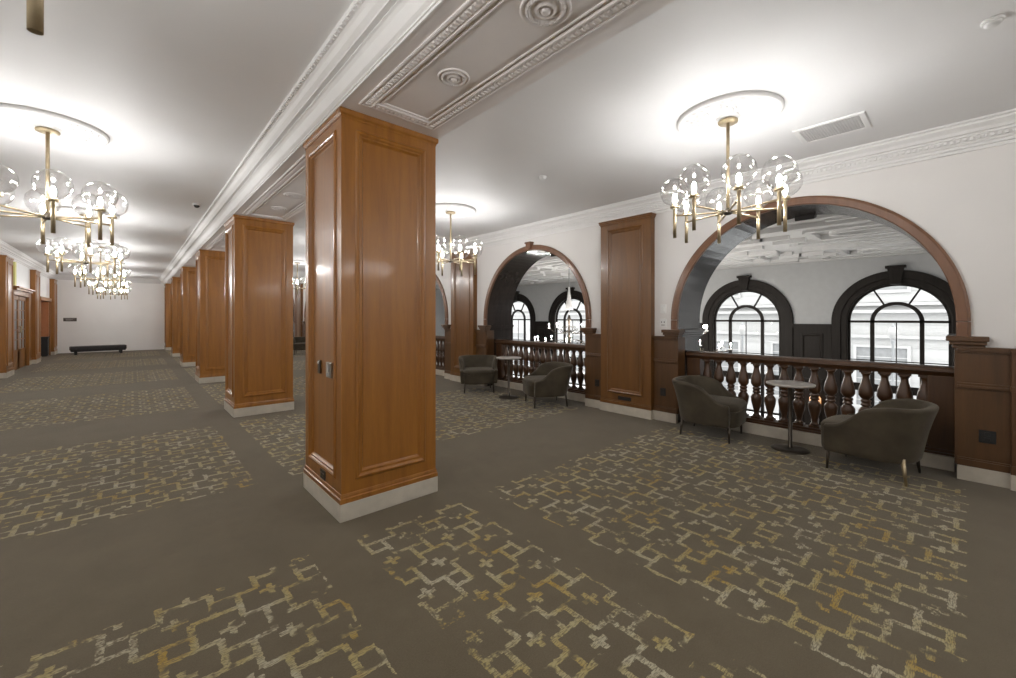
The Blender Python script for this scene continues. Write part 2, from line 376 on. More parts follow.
plabels = ['nearest square wood-panelled pillar with wall controls on its corridor side', 'second wood-panelled pillar from the viewer, just behind the nearest one', 'third wood-panelled pillar along the corridor', 'fourth wood-panelled pillar along the corridor',
           'fifth wood-panelled pillar along the corridor, narrow sliver before the last', 'last wood-panelled pillar, against the plain white end wall']
for k in range(6): pillar(k, plabels[k])
# controls on the nearest pillar
def plate(name, x, y, z, w, h, d, nrm, mat, label, cat, extra=None, kids=()):
    # nrm '-x': plate on a face looking towards -X
    e = empty(name, (x, y, z), label=label, cat=cat)
    MB().box(-d, 0, -w/2, w/2, -h/2, h/2).build('cover_plate', mat, e, bevel=.003)
    for n, (yy, zz, ww, hh, mm) in kids:
        MB().box(-d-.006, -d+.001, yy-ww/2, yy+ww/2, zz-hh/2, zz+hh/2).build(n, mm, e, bevel=.002)
    return e
PX = 1.083+.014+.018
plate('wall_control', PX, 3.233, 1.052, .105, .115, .020, '-x', M['steel'], 'small metal control plate with buttons on the nearest pillar', 'control', kids=[('screen', (0, .015, .045, .05, M['grey'])), ('button', (.02, -.035, .02, .022, M['grey'])), ('button', (-.02, -.03, .02, .022, M['steel']))])
plate('light_switch', PX, 3.468, 1.057, .055, .105, .014, '-x', M['bronze'], 'narrow brown switch plate beside the control on the nearest pillar', 'switch', kids=[('toggle', (0, .035, .02, .018, M['white']))])
plate('power_outlet', 1.083+.014, 3.345, .233, .115, .075, .006, '-x', M['black'], 'black power outlet low on the corridor side of the nearest pillar', 'outlet', kids=[('socket', (.025, 0, .035, .03, M['bronze'])), ('socket', (-.025, 0, .035, .03, M['bronze']))])

# ------------------------------------------------------------------ right wall with arches
AR, ARO, AZ = 1.308, 1.387, 1.416
NARC = 40
wr = MB()
def arch_wall(m, x, flip, ks, ylo, yhi, zlo, ztop, r, zc, zbot, cy=CY):
    ys = [ylo] + [v for k in ks for v in (cy(k)-r, cy(k)+r)] + [yhi]
    for i in range(0, len(ys), 2): m.add([(x, ys[i], zlo), (x, ys[i+1], zlo), (x, ys[i+1], ztop), (x, ys[i], ztop)], [(0, 1, 2, 3)])
    for k in ks:
        P = [(cy(k)-r*cos(pi*i/NARC), zc+r*sin(pi*i/NARC)) for i in range(NARC+1)]
        for (a, b), (c, d) in zip(P, P[1:]): m.add([(x, a, b), (x, c, d), (x, c, ztop), (x, a, ztop)], [(0, 1, 2, 3)])
        if zbot > zlo: m.add([(x, cy(k)-r, zlo), (x, cy(k)+r, zlo), (x, cy(k)+r, zbot), (x, cy(k)-r, zbot)], [(0, 1, 2, 3)])
KS = list(range(6))
arch_wall(wr, XR, 0, KS, YB, YE, 0, 3.3, AR, AZ, 0); arch_wall(wr, XA, 0, KS, YB, YE, 0, 3.5, AR, AZ, 0)
struct(wr.build('wall_right', M['plaster'], normals=False), 'wall', 'white wall pierced by wooden arches over the atrium')
# reveal lining, casing, imposts, wainscot per bay
def arc(k, r, n=NARC): return [(CY(k)-r*cos(pi*i/n), AZ+r*sin(pi*i/n)) for i in range(n+1)]
which = ['the arch nearest the viewer', 'the second arch', 'the third arch', 'the fourth arch', 'the fifth arch', 'the last arch']
for k in KS:
    m = MB(); rl = AR-.004
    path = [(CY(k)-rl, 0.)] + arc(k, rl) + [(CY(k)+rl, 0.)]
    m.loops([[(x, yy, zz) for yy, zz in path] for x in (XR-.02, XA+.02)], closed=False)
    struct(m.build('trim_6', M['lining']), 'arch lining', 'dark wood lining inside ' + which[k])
    m = MB()
    for prof in ([(-.002, AR-.012), (.036, AR-.012), (.042, AR-.004), (.042, AR+.055), (.034, AR+.064), (.030, ARO), (-.002, ARO)],):
        m.loops([[(XR-a, CY(k)-rr*cos(t), AZ+rr*sin(t)) for a, rr in prof] for t in [pi*i/64 for i in range(65)]], closed=True, caps=True)
        for sg in (-1, 1):
            m.loops([[(XR-a, CY(k)+sg*rr, z) for a, rr in prof] for z in (1.28, AZ-.006)], closed=True, caps=True)
    struct(m.build('trim_7', M['casing']), 'arch casing', 'brown wood casing around ' + which[k])
    for sg in (-1, 1):
        m = MB(); rt_ = MB(); yo, yi = CY(k)+sg*(AR+.185), CY(k)+sg*(AR-.075)
        for x0, in1, z0, z1 in ((5.455, 0, 1.238, 1.282), (5.475, .02, 1.205, 1.240), (5.495, .038, 1.175, 1.207)):
            a, b = sorted((yo-sg*in1*.6, yi+sg*in1)); m.box(x0, 5.62, a, b, z0, z1)
            a, b = sorted((CY(k)+sg*(AR-.01), yi+sg*in1)); rt_.box(5.621, XA+.03, a, b, z0, z1)
        struct(rt_.build('trim_8', M['lining'], bevel=.006), 'impost return', 'dark impost moulding inside the %s side of %s' % ('near' if sg < 0 else 'far', which[k]))
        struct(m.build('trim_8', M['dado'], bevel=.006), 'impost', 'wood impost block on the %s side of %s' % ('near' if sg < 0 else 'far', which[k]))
        # wainscot: face between arch and pilaster plus jamb
        a, b = sorted((CY(k)+sg*(AR-.006), CY(k)+sg*(AR+.335)))
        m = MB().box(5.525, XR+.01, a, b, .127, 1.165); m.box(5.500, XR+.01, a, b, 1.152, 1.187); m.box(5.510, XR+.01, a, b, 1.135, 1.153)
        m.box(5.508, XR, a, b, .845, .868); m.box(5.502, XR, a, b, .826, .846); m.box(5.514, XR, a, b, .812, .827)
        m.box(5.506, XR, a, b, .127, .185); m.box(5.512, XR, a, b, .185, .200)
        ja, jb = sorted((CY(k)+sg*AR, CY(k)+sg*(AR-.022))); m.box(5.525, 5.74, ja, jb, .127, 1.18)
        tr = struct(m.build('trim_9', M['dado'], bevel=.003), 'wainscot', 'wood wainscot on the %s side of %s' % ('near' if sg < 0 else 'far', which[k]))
        q = MB().box(5.50, XR+.01, a, b, 0, .127); struct(q.build('baseboard_right', M['stone'], bevel=.003), 'baseboard', 'cream plinth under the wainscot on the %s side of %s' % ('near' if sg < 0 else 'far', which[k]))
# projecting wainscot at the picture's edge
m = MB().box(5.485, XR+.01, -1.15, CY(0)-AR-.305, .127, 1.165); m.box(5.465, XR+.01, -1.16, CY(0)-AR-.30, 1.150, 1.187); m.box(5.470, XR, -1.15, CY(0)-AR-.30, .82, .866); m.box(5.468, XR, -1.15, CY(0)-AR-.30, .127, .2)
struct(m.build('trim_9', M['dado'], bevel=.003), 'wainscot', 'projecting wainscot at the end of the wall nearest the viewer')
struct(MB().box(5.462, XR+.01, -1.15, CY(0)-AR-.30, 0, .127).build('baseboard_right', M['stone'], bevel=.003), 'baseboard', 'cream plinth under the projecting wainscot nearest the viewer')
m = MB(); kz = AZ+AR-.01
m.loops([[(x, CY(1)-w, kz), (x, CY(1)+w, kz), (x, CY(1)+w*1.25, kz+.13), (x, CY(1)-w*1.25, kz+.13)] for x, w in ((XR-.085, .05), (XR, .05))], caps=True)
m.box(XR-.098, XR, CY(1)-.075, CY(1)+.075, kz+.118, kz+.145)
struct(m.build('trim_10', M['casing'], bevel=.004), 'keystone', 'small wood keystone at the top of the second arch')
# atrium-side keystone brackets
for k in range(2):
    m = MB(); kz = AZ+AR-.06
    m.loops([[(x, CY(k)-w, z0), (x, CY(k)+w, z0), (x, CY(k)+w*1.4, kz+.42), (x, CY(k)-w*1.4, kz+.42)] for x, w, z0 in ((XA-.02, .10, kz), (XA+.12, .10, kz+.04))], caps=True)
    struct(m.build('trim_11', M['wood_black'], bevel=.006), 'keystone', 'dark keystone on the atrium edge of ' + which[k])

# pilasters on the right wall
def pilaster(k, label):
    yc = CY(k)+S/2; e = empty('pilaster', (XR, yc, 0), label=label, cat='pilaster', group='wood pilasters between the arches', kind='thing')
    h = .425; xf = 5.455-XR
    s = MB().box(xf+.016, .0, -h, h, .127, 2.930)
    O, U, V, Nn = (xf+.016, 0, 0), (0, 1, 0), (0, 0, 1), (-1, 0, 0)
    s.rails(O, U, Nn, .016, -h, h, .127, 2.93, -h+.124, h-.124, .302, 2.795, True)
    s.build('shaft', M['wood_mid'], e)
    MB().frame(O, U, V, Nn, -h+.122, h-.122, .300, 2.797, PANEL).build('panel_moulding', M['wood_mid'], e)
    c = MB(); 
    for z0, z1, d in ((2.868, 2.888, .008), (2.888, 2.912, .018), (2.912, 2.934, .026)): c.box(xf-d, 0, -h-d, h+d, z0, z1)
    c.build('cap_moulding', M['wood_mid'], e, bevel=.004)
    MB().box(xf-.010, 0, -h-.008, h+.008, .127, .175).box(xf-.006, 0, -h-.004, h+.004, .175, .195).build('base_moulding', M['wood_mid'], e, bevel=.003)
    MB().box(xf-.015, 0, -h-.012, h+.012, 0, .127).build('plinth', M['stone'], e, bevel=.003)
    g = MB().box(xf-.004, xf+.002, -.11, .11, .21, .262)
    for i in range(4): g.box(xf-.008, xf-.003, -.105, .105, .216+i*.012, .220+i*.012)
    if k == 0: g.build('floor_vent_grille', M['black'], e)
    return e
pl = ['wood pilaster with a low vent slot between the first and second arches', 'glossy wood pilaster between the second and third arches', 'wood pilaster between the third and fourth arches', 'wood pilaster between the fourth and fifth arches', 'wood pilaster between the fifth and last arches']
for k in range(5): pilaster(k, pl[k])
for (y, z, w, h, lab) in ((3.973, .40, .08, .11, 'black outlet on the wainscot beside the second arch'), (2.858, .403, .08, .11, 'black outlet on the wainscot left of the nearest arch, behind the taupe chair'), (-.122, .408, .10, .11, 'black outlet on the wainscot at the far right edge by the second taupe chair')):
    plate('power_outlet', 5.525, y, z, w, h, .008, '-x', M['black'], lab, 'outlet', kids=[('socket', (0, .024, .035, .03, M['black'])), ('socket', (0, -.024, .035, .03, M['black']))])
plate('wall_switch', XR, 2.872, 1.568, .085, .125, .012, '-x', M['white'], 'upper white blank plate on the wall beside the pilaster', 'switch', kids=[('rocker', (0, 0, .035, .065, M['white']))])
plate('wall_switch', XR, 2.872, 1.372, .095, .115, .012, '-x', M['white'], 'lower white switch plate with dark dots beside the pilaster', 'switch', kids=[('toggle', (.02, .012, .012, .016, M['black'])), ('toggle', (-.02, .012, .012, .016, M['black'])), ('rocker', (0, -.03, .05, .02, M['grey']))])

# ------------------------------------------------------------------ balustrades
def baluster_mesh():
    half = [(.044, 0), (.044, .018), (.034, .026), (.030, .045), (.032, .070), (.044, .115), (.057, .165), (.065, .215), (.064, .248), (.048, .276), (.034, .288)]
    H = .660; z0 = .200; m = MB()
    top = [(r, z0+H-z) for r, z in half]; bot = [(r, z0+z) for r, z in half]
    mid = [(.033, z0+.294), (.047, z0+.300), (.047, z0+.314), (.040, z0+.320), (.040, z0+.340), (.047, z0+.346), (.047, z0+.360), (.033, z0+.366)]
    def mod(r, z, a): return (r*(1-.06*abs(sin(a*4))), z)
    m.lathe(bot+mid+top[::-1], n=16, mod=mod)
    m.box(-.05, .05, -.05, .05, .17, .203); m.box(-.05, .05, -.05, .05, .857, .885)
    return m
BAL = None
def balustrade(k):
    global BAL
    e = empty('balustrade', (5.86, CY(k), 0), label='dark wood balustrade with vase balusters in ' + which[k], cat='balustrade', group='balustrades closing the arches', kind='thing')
    L = AR-.024
    hr = MB(); hr.loops([[(x, y, z) for x, z in ((-.100, .925), (-.098, .950), (-.085, .966), (-.04, .975), (.04, .975), (.085, .966), (.098, .950), (.100, .925), (.085, .912), (.075, .895), (.065, .880), (-.065, .880), (-.075, .895), (-.085, .912))] for y in (-L, L)], caps=True)
    hr.build('handrail', M['wood_dark'], e)
    MB().box(-.10, .10, -L, L, .127, .150).box(-.075, .075, -L, L, .150, .178).build('bottom_rail', M['wood_dark'], e, bevel=.004)
    MB().box(-.14, .12, -L, L, 0, .127).build('plinth', M['stone'], e, bevel=.004)
    for sg in (-1, 1):
        a, b = sorted((sg*L, sg*(L-.18))); MB().box(-.07, .07, a, b, .178, .882).build('end_post', M['wood_dark'], e, bevel=.005)
    for i in range(15 if k < 3 else 0):
        y = -1.085+i*.151
        if BAL is None:
            BAL = baluster_mesh().build('baluster', M['wood_dark'], e); o = BAL
        else:
            o = BAL.copy(); col.objects.link(o); o.parent = e
        o.location = (0, y, 0)
for k in range(3): balustrade(k)

# ------------------------------------------------------------------ chandeliers
def chandelier_proto():
    e = empty('chandelier')
    Z = lambda z: z-ZC
    MB().lathe([(.02, Z(3.098)), (.075, Z(3.100)), (.078, Z(3.106)), (.078, Z(3.117)), (.070, Z(3.123)), (.0001, Z(3.123))], n=28).build('canopy', M['brass'], e)
    MB().tube([(0, 0, Z(3.11)), (0, 0, Z(2.33))], .0135, 12).build('stem', M['brass'], e)
    MB().lathe([(.0001, Z(2.318)), (.026, Z(2.322)), (.034, Z(2.332)), (.034, Z(2.352)), (.026, Z(2.362)), (.014, Z(2.380)), (.0001, Z(2.380))], n=16).build('hub', M['bronze'], e)
    arms = []
    for i in range(8):
        a = R(30+45*i)
        if i == 0:
            arm = MB().tube([(.02, 0, Z(2.345)), (.42, 0, Z(2.345))], .0085, 8).build('arm', M['brass'], e)
            MB().tube([(.42, 0, Z(2.15)), (.42, 0, Z(2.425))], .0145, 12).build('candle_tube', M['brass'], arm)
            MB().lathe([(.0001, Z(2.412)), (.036, Z(2.412)), (.038, Z(2.418)), (.038, Z(2.430)), (.030, Z(2.434)), (.022, Z(2.446)), (.016, Z(2.458)), (.0001, Z(2.458))], (.42, 0, 0), 18).build('socket_cup', M['brass'], arm)
            MB().lathe([(.0001, Z(2.452)), (.009, Z(2.456)), (.0155, Z(2.470)), (.0170, Z(2.494)), (.0140, Z(2.518)), (.007, Z(2.534)), (.0001, Z(2.537))], (.42, 0, 0), 12).build('bulb', M['bulb'], arm)
            g = []
            for j in range(17):
                t = pi*(j/16)*.93+.005; g.append((.121*sin(t), Z(2.555)+.121*cos(t)))
            MB().lathe(g, (.42, 0, 0), 28).build('globe', M['globe'], arm)
            arms.append(arm)
        else:
            arm = copy_tree(arms[0], e)
        arm.rotation_euler = (0, 0, a)
    return e
CH = chandelier_proto()
# medallion with acanthus relief
def medallion():
    Rr = .40; m = MB(); prof = []
    steps = [(1.0, 0), (1.0, .020), (.975, .034), (.945, .036), (.915, .026), (.90, .014)]
    steps += [(.88-.026*i, .013) for i in range(26)] + [(.215, .022), (.19, .034), (.15, .036), (.0001, .036)]
    def mod(r, z, a):
        q = r/Rr
        if .24 < q < .89:
            w = abs(sin(a*8)); z -= .034*max(0, sin((q-.24)/.65*pi))*(w**.6)*(.6+.4*cos(a*48+q*40))
            z -= .007*sin(q*60+a*16)
        return r, z
    return m.lathe([(a*Rr, -z) for a, z in steps], n=192, mod=mod)
MD = medallion().build('ceiling_medallion', M['moulding'])
lnames = ['nearest corridor chandelier, of which one brass tube shows at the top corner', 'first fully visible brass globe chandelier over the corridor', 'second in the receding row of globe chandeliers over the corridor', 'third in the receding row of globe chandeliers over the corridor', 'fourth in the receding row of globe chandeliers over the corridor', 'last globe chandelier over the corridor, before the plain end wall', 'globe chandelier over the corridor behind the viewer']
rnames = ['brass eight-globe chandelier in front of the nearest arch', 'brass globe chandelier by the second arch, beside the nearest pillar', 'brass globe chandelier before the third arch, behind the nearest pillar', 'brass globe chandelier before the fourth arch, in the slit between two pillars', 'brass globe chandelier before the fifth arch', 'brass globe chandelier before the last arch', 'brass globe chandelier on the arch side behind the viewer']
used = False
for side, X, names in (('corridor', -.56, lnames), ('arch', 3.75, rnames)):
    for k in range(-1, 6):
        o = CH if not used else copy_tree(CH)
        md = MD if not used else MD.copy()
        if used: col.objects.link(md)
        used = True
        o.rotation_euler = (0, 0, 0 if side == 'arch' else R(-20) if k else R(-6))
        o.location = (X, CY(k), ZC); tag(o, names[k], 'chandelier', 'glass globe chandeliers', 'thing')
        md.location = (X, CY(k), ZC+.001)
        where = ('over the corridor' if side == 'corridor' else 'on the arch side')
        tag(md, 'white plaster medallion above the ' + names[k].split(',')[0], 'medallion', 'ceiling medallions', 'thing')

# ceiling odds and ends
e = empty('ceiling_vent', (4.70, .82, ZC), label='white perforated air vent in the ceiling near the front chandelier', cat='vent')
MB().frame((0, 0, 0), (1, 0, 0), (0, 1, 0), (0, 0, -1), -.21, .21, -.255, .255, [(0, -.002), (0, .006), (.006, .012), (.04, .010), (.046, .004)]).build('vent_frame', M['moulding'], e)
g = MB().box(-.166, .166, -.212, .212, -.003, .001)
for i in range(17): x = -.16+i*.02; g.box(x-.0035, x+.0035, -.21, .21, -.008, -.002)
for i in range(21): y = -.2+i*.02; g.box(-.165, .165, y-.0035, y+.0035, -.007, -.002)
g.build('perforated_face', M['grey'], e)
for (x, y, lab) in ((3.70, 3.46, 'small white smoke detector on the ceiling before the tall pilaster'), (3.67, -.10, 'small white smoke detector near the upper right corner of the ceiling')):
    e = empty('smoke_detector', (x, y, ZC), label=lab, cat='smoke detector')
    MB().lathe([(.0001, 0), (.048, 0), (.048, -.010), (.04, -.016)], n=24).build('base_ring', M['white'], e)
    MB().lathe([(.04, -.015), (.034, -.028), (.016, -.034), (.0001, -.034)], n=24).build('sensor_cap', M['white'], e)
e = empty('ceiling_camera', (.72, 7.80, ZC), label='small dark ceiling camera beside the beam moulding over the corridor', cat='camera')
MB().lathe([(.0001, 0), (.05, 0), (.05, -.02), (.0001, -.02)], n=20).build('mount', M['white'], e)
MB().lathe([(.038, -.018), (.036, -.035), (.022, -.052), (.0001, -.056)], n=20).build('lens_dome', M['black'], e)

# ------------------------------------------------------------------ seating
def smoothstep(a, b, x):
    t = max(0, min(1, (x-a)/(b-a))); return t*t*(3-2*t)
def armchair(loc, face, label, glint_leg=None):
    # local: front is +Y
    e = empty('tub_chair', loc, face-pi/2, label=label, cat='armchair', group='taupe velvet tub chairs')
    n = 44; hw, fy, by = .335, .285, -.31
    pts = []
    for i in range(n+1):
        t = -1+2*i/n; a = abs(t); sg = 1 if t > 0 else -1
        # plan path: arms straight, back rounded
        th = t*pi*.5
        u = .46                      # share of the path spent in the rounded back
        if a <= u:
            ang = a/u*pi/2; x = hw*math.sin(ang)**.80 if ang > 0 else 0; y = by+(.30)*(1-math.cos(ang)**.80 if ang < pi/2 else 1)
        else:
            x = hw; y = by+.30+(fy-by-.30)*(a-u)/(1-u)
        h = .672-.222*smoothstep(.30, .88, a)-.012*smoothstep(.8, 1, a)
        pts.append((sg*x, y, h, a))
    loops = []
    for i, (x, y, h, a) in enumerate(pts):
        p = Vector((x, y)); q0 = Vector(pts[max(i-1, 0)][:2]); q1 = Vector(pts[min(i+1, n)][:2])
        tg = (q1-q0).normalized(); nm = Vector((tg.y, -tg.x))
        c = Vector((0, -.02))
        if (p-c).dot(nm) < 0: nm = -nm
        fl = .085*smoothstep(.62, .12, a)+.012
        sec = [(-.050, .185), (-.005, .175), (.0, .20), (.004+fl*.35, .23+(h-.23)*.5), (fl*.95, h-.045), (fl+.004, h-.016), (fl-.012, h-.002), (fl-.040, h+.002), (fl-.066, h-.010), (fl-.076, h-.035), (fl*.4-.085, .23+(h-.23)*.5), (-.095, .34), (-.095, .185)]
        loops.append([(p.x+nm.x*d, p.y+nm.y*d, z) for d, z in sec])
    m = MB(); m.loops(loops, closed=True, smooth=True, caps=True)
    m.build('shell', M['velvet'], e, sub=1)
    # seat cushion with a rounded front
    sl = []
    def outline(ins, z, grow=0):
        o = []
        for j in range(40):
            a = 2*pi*j/40; cx, sx = cos(a), sin(a)
            ex = .42
            x = (.295-ins)*math.copysign(abs(cx)**ex, cx); yy = (.285-ins)*math.copysign(abs(sx)**ex, sx)+.055
            o.append((x, yy+(.012*(1-(x/.3)**2) if yy > .2 else 0), z))
        return o
    for ins, z in ((.02, .175), (.004, .185), (.0, .22), (.0, .345), (.0, .352), (-.004, .372), (-.004, .405), (.010, .430), (.04, .442), (.12, .450), (.24, .452)): sl.append(outline(ins, z))
    MB().loops(sl, closed=True, smooth=True, caps=True).build('seat_cushion', M['velvet'], e)
    MB().tube([Vector(p) for p in outline(-.004, .356)]+[Vector(outline(-.004, .356)[0])], .006, 6).build('piping', M['velvet'], e)
    for i, (sx, sy) in enumerate(((-.255, .265), (.255, .265), (-.235, -.235), (.235, -.235))):
        tx, ty = sx*1.06, sy*1.10 if sy < 0 else sy*1.02
        MB().tube([(sx, sy, .225), (tx, ty, .0)], [.019, .010], 10).build('leg', M['brass'] if i == glint_leg else M['bronze'], e)  # one leg takes brass instead of bronze to paint a light glint
    e.scale = (1.05, 1.05, 1.0)
    return e
def pedestal_table(x, y, label):
    e = empty('pedestal_table', (x, y, 0), label=label, cat='table', group='round pedestal side tables')
    MB().lathe([(.0001, .700), (.19, .700), (.222, .708), (.228, .718), (.226, .727), (.215, .730), (.0001, .730)], n=40).build('table_top', M['marble'], e)
    MB().lathe([(.06, .699), (.05, .692), (.024, .680), (.020, .66), (.020, .03), (.028, .020), (.0001, .018)], n=16).build('column', M['bronze'], e)
    MB().lathe([(.0001, 0), (.178, 0), (.180, .006), (.176, .012), (.10, .018), (.03, .026), (.0001, .026)], n=40).build('base_plate', M['bronze'], e)
    return e
armchair((5.33, 2.14, 0), R(-84), 'taupe velvet tub chair at the far end of the nearest balustrade, facing the viewer\'s side')
armchair((5.21, .59, 0), R(84), 'taupe velvet tub chair with a glint-coloured rear leg, seen from behind at the nearest balustrade', glint_leg=2)
armchair((5.09, 6.50, 0), R(-125), 'taupe tub chair at the second balustrade, its seat front turned to the viewer')
armchair((5.14, 4.72, 0), R(150), 'taupe velvet tub chair in front of the second balustrade, seen side-on beside the small table')
armchair((5.00, 17.6, 0), R(-110), 'distant tub chair glimpsed in the slit between the two nearest pillars')
pedestal_table(5.36, 1.30, 'round stone-topped pedestal table between the two chairs at the nearest balustrade')
pedestal_table(5.05, 5.56, 'round stone-topped pedestal table between the two chairs at the second balustrade')

# bench, sign, bin at the end wall
e = empty('bench', (-.99, 23.2, 0), R(8), label='long low black upholstered bench before the plain end wall', cat='bench')
MB().box(-.80, .80, -.23, .23, .16, .33).build('seat', M['leather'], e, bevel=.03, seg=3)
MB().box(-.77, .77, -.20, .20, .12, .165).build('seat_frame', M['black'], e, bevel=.005)
for sx in (-.64, .64):
    for sy in (-.15, .15): MB().box(sx-.035, sx+.035, sy-.03, sy+.03, 0, .125).build('leg', M['black'], e, bevel=.004)
e = empty('wall_sign', (-1.88, YE, 1.36), label='small dark sign plate on the plain white end wall', cat='sign')
MB().box(-.19, .19, -.02, 0, -.07, .07).build('sign_plate', M['bronze'], e, bevel=.004)
m = MB()
for i in range(3): m.box(-.14+i*.015, .13-i*.05, -.022, -.019, .028-i*.03, .036-i*.03)
m.build('lettering', M['grey'], e)
e = empty('waste_bin', (-2.50, 23.1, 0), label='tall black waste bin standing in the opening by the end wall', cat='bin')
MB().box(-.17, .17, -.17, .17, .03, .66).build('body', M['black'], e, bevel=.012)
MB().box(-.18, .18, -.18, .18, .655, .73).box(-.19, .19, -.19, .19, .69, .705).build('lid', M['black'], e, bevel=.01)
MB().box(-.15, .15, -.15, .15, 0, .035).build('foot', M['black'], e)

# left wall pilasters, door, opening trim
def left_pilaster(yc, label):
    e = empty('pilaster', (XL, yc, 0), label=label, cat='pilaster', group='wood pilasters along the corridor wall', kind='thing')
    h, d = .41, .12
    MB().box(0, d, -h, h, .127, 2.935).build('shaft', M['wood'], e, bevel=.004)
    MB().frame((d, 0, 0), (0, 1, 0), (0, 0, 1), (1, 0, 0), -h+.1, h-.1, .28, 2.80, [(0, -.001), (.006, .016), (.03, .020), (.05, .008), (.055, -.001)]).build('panel_moulding', M['wood'], e)
    MB().box(0, d+.012, -h-.012, h+.012, .127, .195).build('base_moulding', M['wood'], e, bevel=.004)
    MB().box(0, d+.015, -h-.015, h+.015, 2.895, 2.936).build('cap_moulding', M['wood'], e, bevel=.004)
    MB().box(0, d+.02, -h-.02, h+.02, 0, .127).build('plinth', M['stone'], e, bevel=.004)
left_pilaster(15.81, 'wood pilaster at the left edge, before the glazed double door')
left_pilaster(19.95, 'wood pilaster between the glazed double door and the opening')
left_pilaster(24.06, 'wood pilaster in the corner of the plain end wall')
for a, b in ((16.22, DY0-.05), (DY1+.05, 19.52), (20.38, OY0)):
    m = MB().box(XL, XL+.03, a, b, .127, 2.20); m.box(XL+.028, XL+.045, a+.04, b-.04, .127, .2)
    struct(m.build('trim_12', M['wood']), 'wood panel', 'wood panelling beside the %s' % ('door, nearer side' if a < 17 else 'door, further side' if a < 20 else 'opening'))
    struct(MB().box(XL, XL+.05, a, b, 0, .127).build('baseboard_left', M['stone']), 'baseboard', 'cream plinth beside the %s' % ('door, nearer side' if a < 17 else 'door, further side' if a < 20 else 'opening'))
e = empty('door_1', (XL, (DY0+DY1)/2, 0)); struct(e, 'door', 'glazed wood double door under a projecting ledge')
hw = (DY1-DY0)/2
MB().box(-.19, .05, -hw-.08, -hw+.012, 0, 2.16).box(-.19, .05, hw-.012, hw+.08, 0, 2.16).box(-.19, .05, -hw-.08, hw+.08, 2.05, 2.18).build('door_frame', M['wood'], e, bevel=.004)
MB().box(-.02, .16, -hw-.14, hw+.14, 2.235, 2.275).box(-.02, .11, -hw-.11, hw+.11, 2.18, 2.236).build('ledge', M['wood'], e, bevel=.006)
for sg in (-1, 1):
    a, b = sorted((sg*.004, sg*hw)); w = b-a
    lf = MB(); x0, x1 = -.06, -.015
    lf.box(x0, x1, a, a+.12, 0, 2.06); lf.box(x0, x1, b-.12, b, 0, 2.06); lf.box(x0, x1, a, b, 1.93, 2.06); lf.box(x0, x1, a, b, 0, .55)
    for i in range(1, 5): z = .55+i*.276; lf.box(x0+.008, x1-.005, a+.1, b-.1, z-.014, z+.014)
    lf.box(x0+.008, x1-.005, (a+b)/2-.012, (a+b)/2+.012, .5, 1.95)
    leaf = lf.build('door_leaf', M['wood'], e, bevel=.003)
    MB().box(-.042, -.036, a+.1, b-.1, .54, 1.94).build('glass_pane', M['facade_shade'], leaf)
    MB().tube([(-.012, sg*.07, 1.02), (.03, sg*.07, 1.02), (.03, sg*.07, 1.20), (-.012, sg*.07, 1.20)], .012, 8).build('handle', M['brass'], leaf)
e2 = empty('overdoor_panel', (XL, 18.0, 0), label='white panel with a pale yellow edge above the glazed double door', cat='panel')
MB().box(0, .03, -.85, 1.05, 2.30, 2.93).build('board', M['white'], e2, bevel=.004)
MB().box(0, .05, -1.05, -.85, 2.30, 2.93).build('edge_strip', M['yellow'], e2, bevel=.004)
m = MB().box(XL-.03, XL+.04, OY0-.07, OY0+.015, 0, 2.10).box(XL+.005, XL+.04, OY1-.01, OY1+.07, 0, 2.10).box(XL-.21, XL+.06, OY0-.1, OY1+.1, 2.045, 2.17)
struct(m.build('trim_13', M['wood'], bevel=.004), 'opening frame', 'wood frame around the opening by the bin')

# ------------------------------------------------------------------ atrium
YA0, YA1 = -6.5, 24.5
WR, WRO, WZ = 1.14, 1.54, 1.32
WY = lambda k: 1.42+S*k
WS = list(range(-1, 6))
struct(MB().box(XA, XF+.3, YA0, YA1, ZF-.2, ZF).build('floor_lobby', M['lobby']), 'floor', 'stone lobby floor below the arches')
struct(MB().box(XA, XF+.3, YA0, YA1, ZA, ZA+.08).build('ceiling_atrium', M['relief']), 'ceiling', 'white strapwork ceiling over the atrium')
struct(MB().box(XA, XF+.3, YA0-.2, YA0, ZF, 3.5).build('wall_atrium_near', M['atrium_wall']), 'wall', 'near end wall of the atrium')
struct(MB().box(XA, XF+.3, YA1, YA1+.2, ZF, 3.5).build('wall_atrium_end', M['atrium_wall']), 'wall', 'far end wall of the atrium')
struct(MB().box(XA-.15, XA-.0, YA0, YA1, ZF, -.3).build('wall_under_balcony', M['wood_black']), 'wall', 'dark wall under the balcony edge')
wf = MB(); arch_wall(wf, XF, 0, WS, YA0, YA1, ZF, 3.5, WR+.02, WZ, -3.3, WY); arch_wall(wf, XF+.3, 0, WS, YA0, YA1, ZF, 3.5, WR+.02, WZ, -3.3, WY)
for k in WS:
    r = WR+.02; path = [(WY(k)-r, -3.3)]+[(WY(k)-r*cos(pi*i/NARC), WZ+r*sin(pi*i/NARC)) for i in range(NARC+1)]+[(WY(k)+r, -3.3)]
    wf.loops([[(x, a, b) for a, b in path] for x in (XF, XF+.3)], closed=False)
struct(wf.build('wall_atrium', M['atrium_wall'], normals=False), 'wall', 'grey-white far wall of the atrium around the windows')
wl = ['arched street window straight through the nearest arch, beyond the right-hand chair', 'arched street window through the nearest arch, beyond the small table', 'arched street window seen through the right half of the second arch', 'arched street window seen through the left half of the second arch']
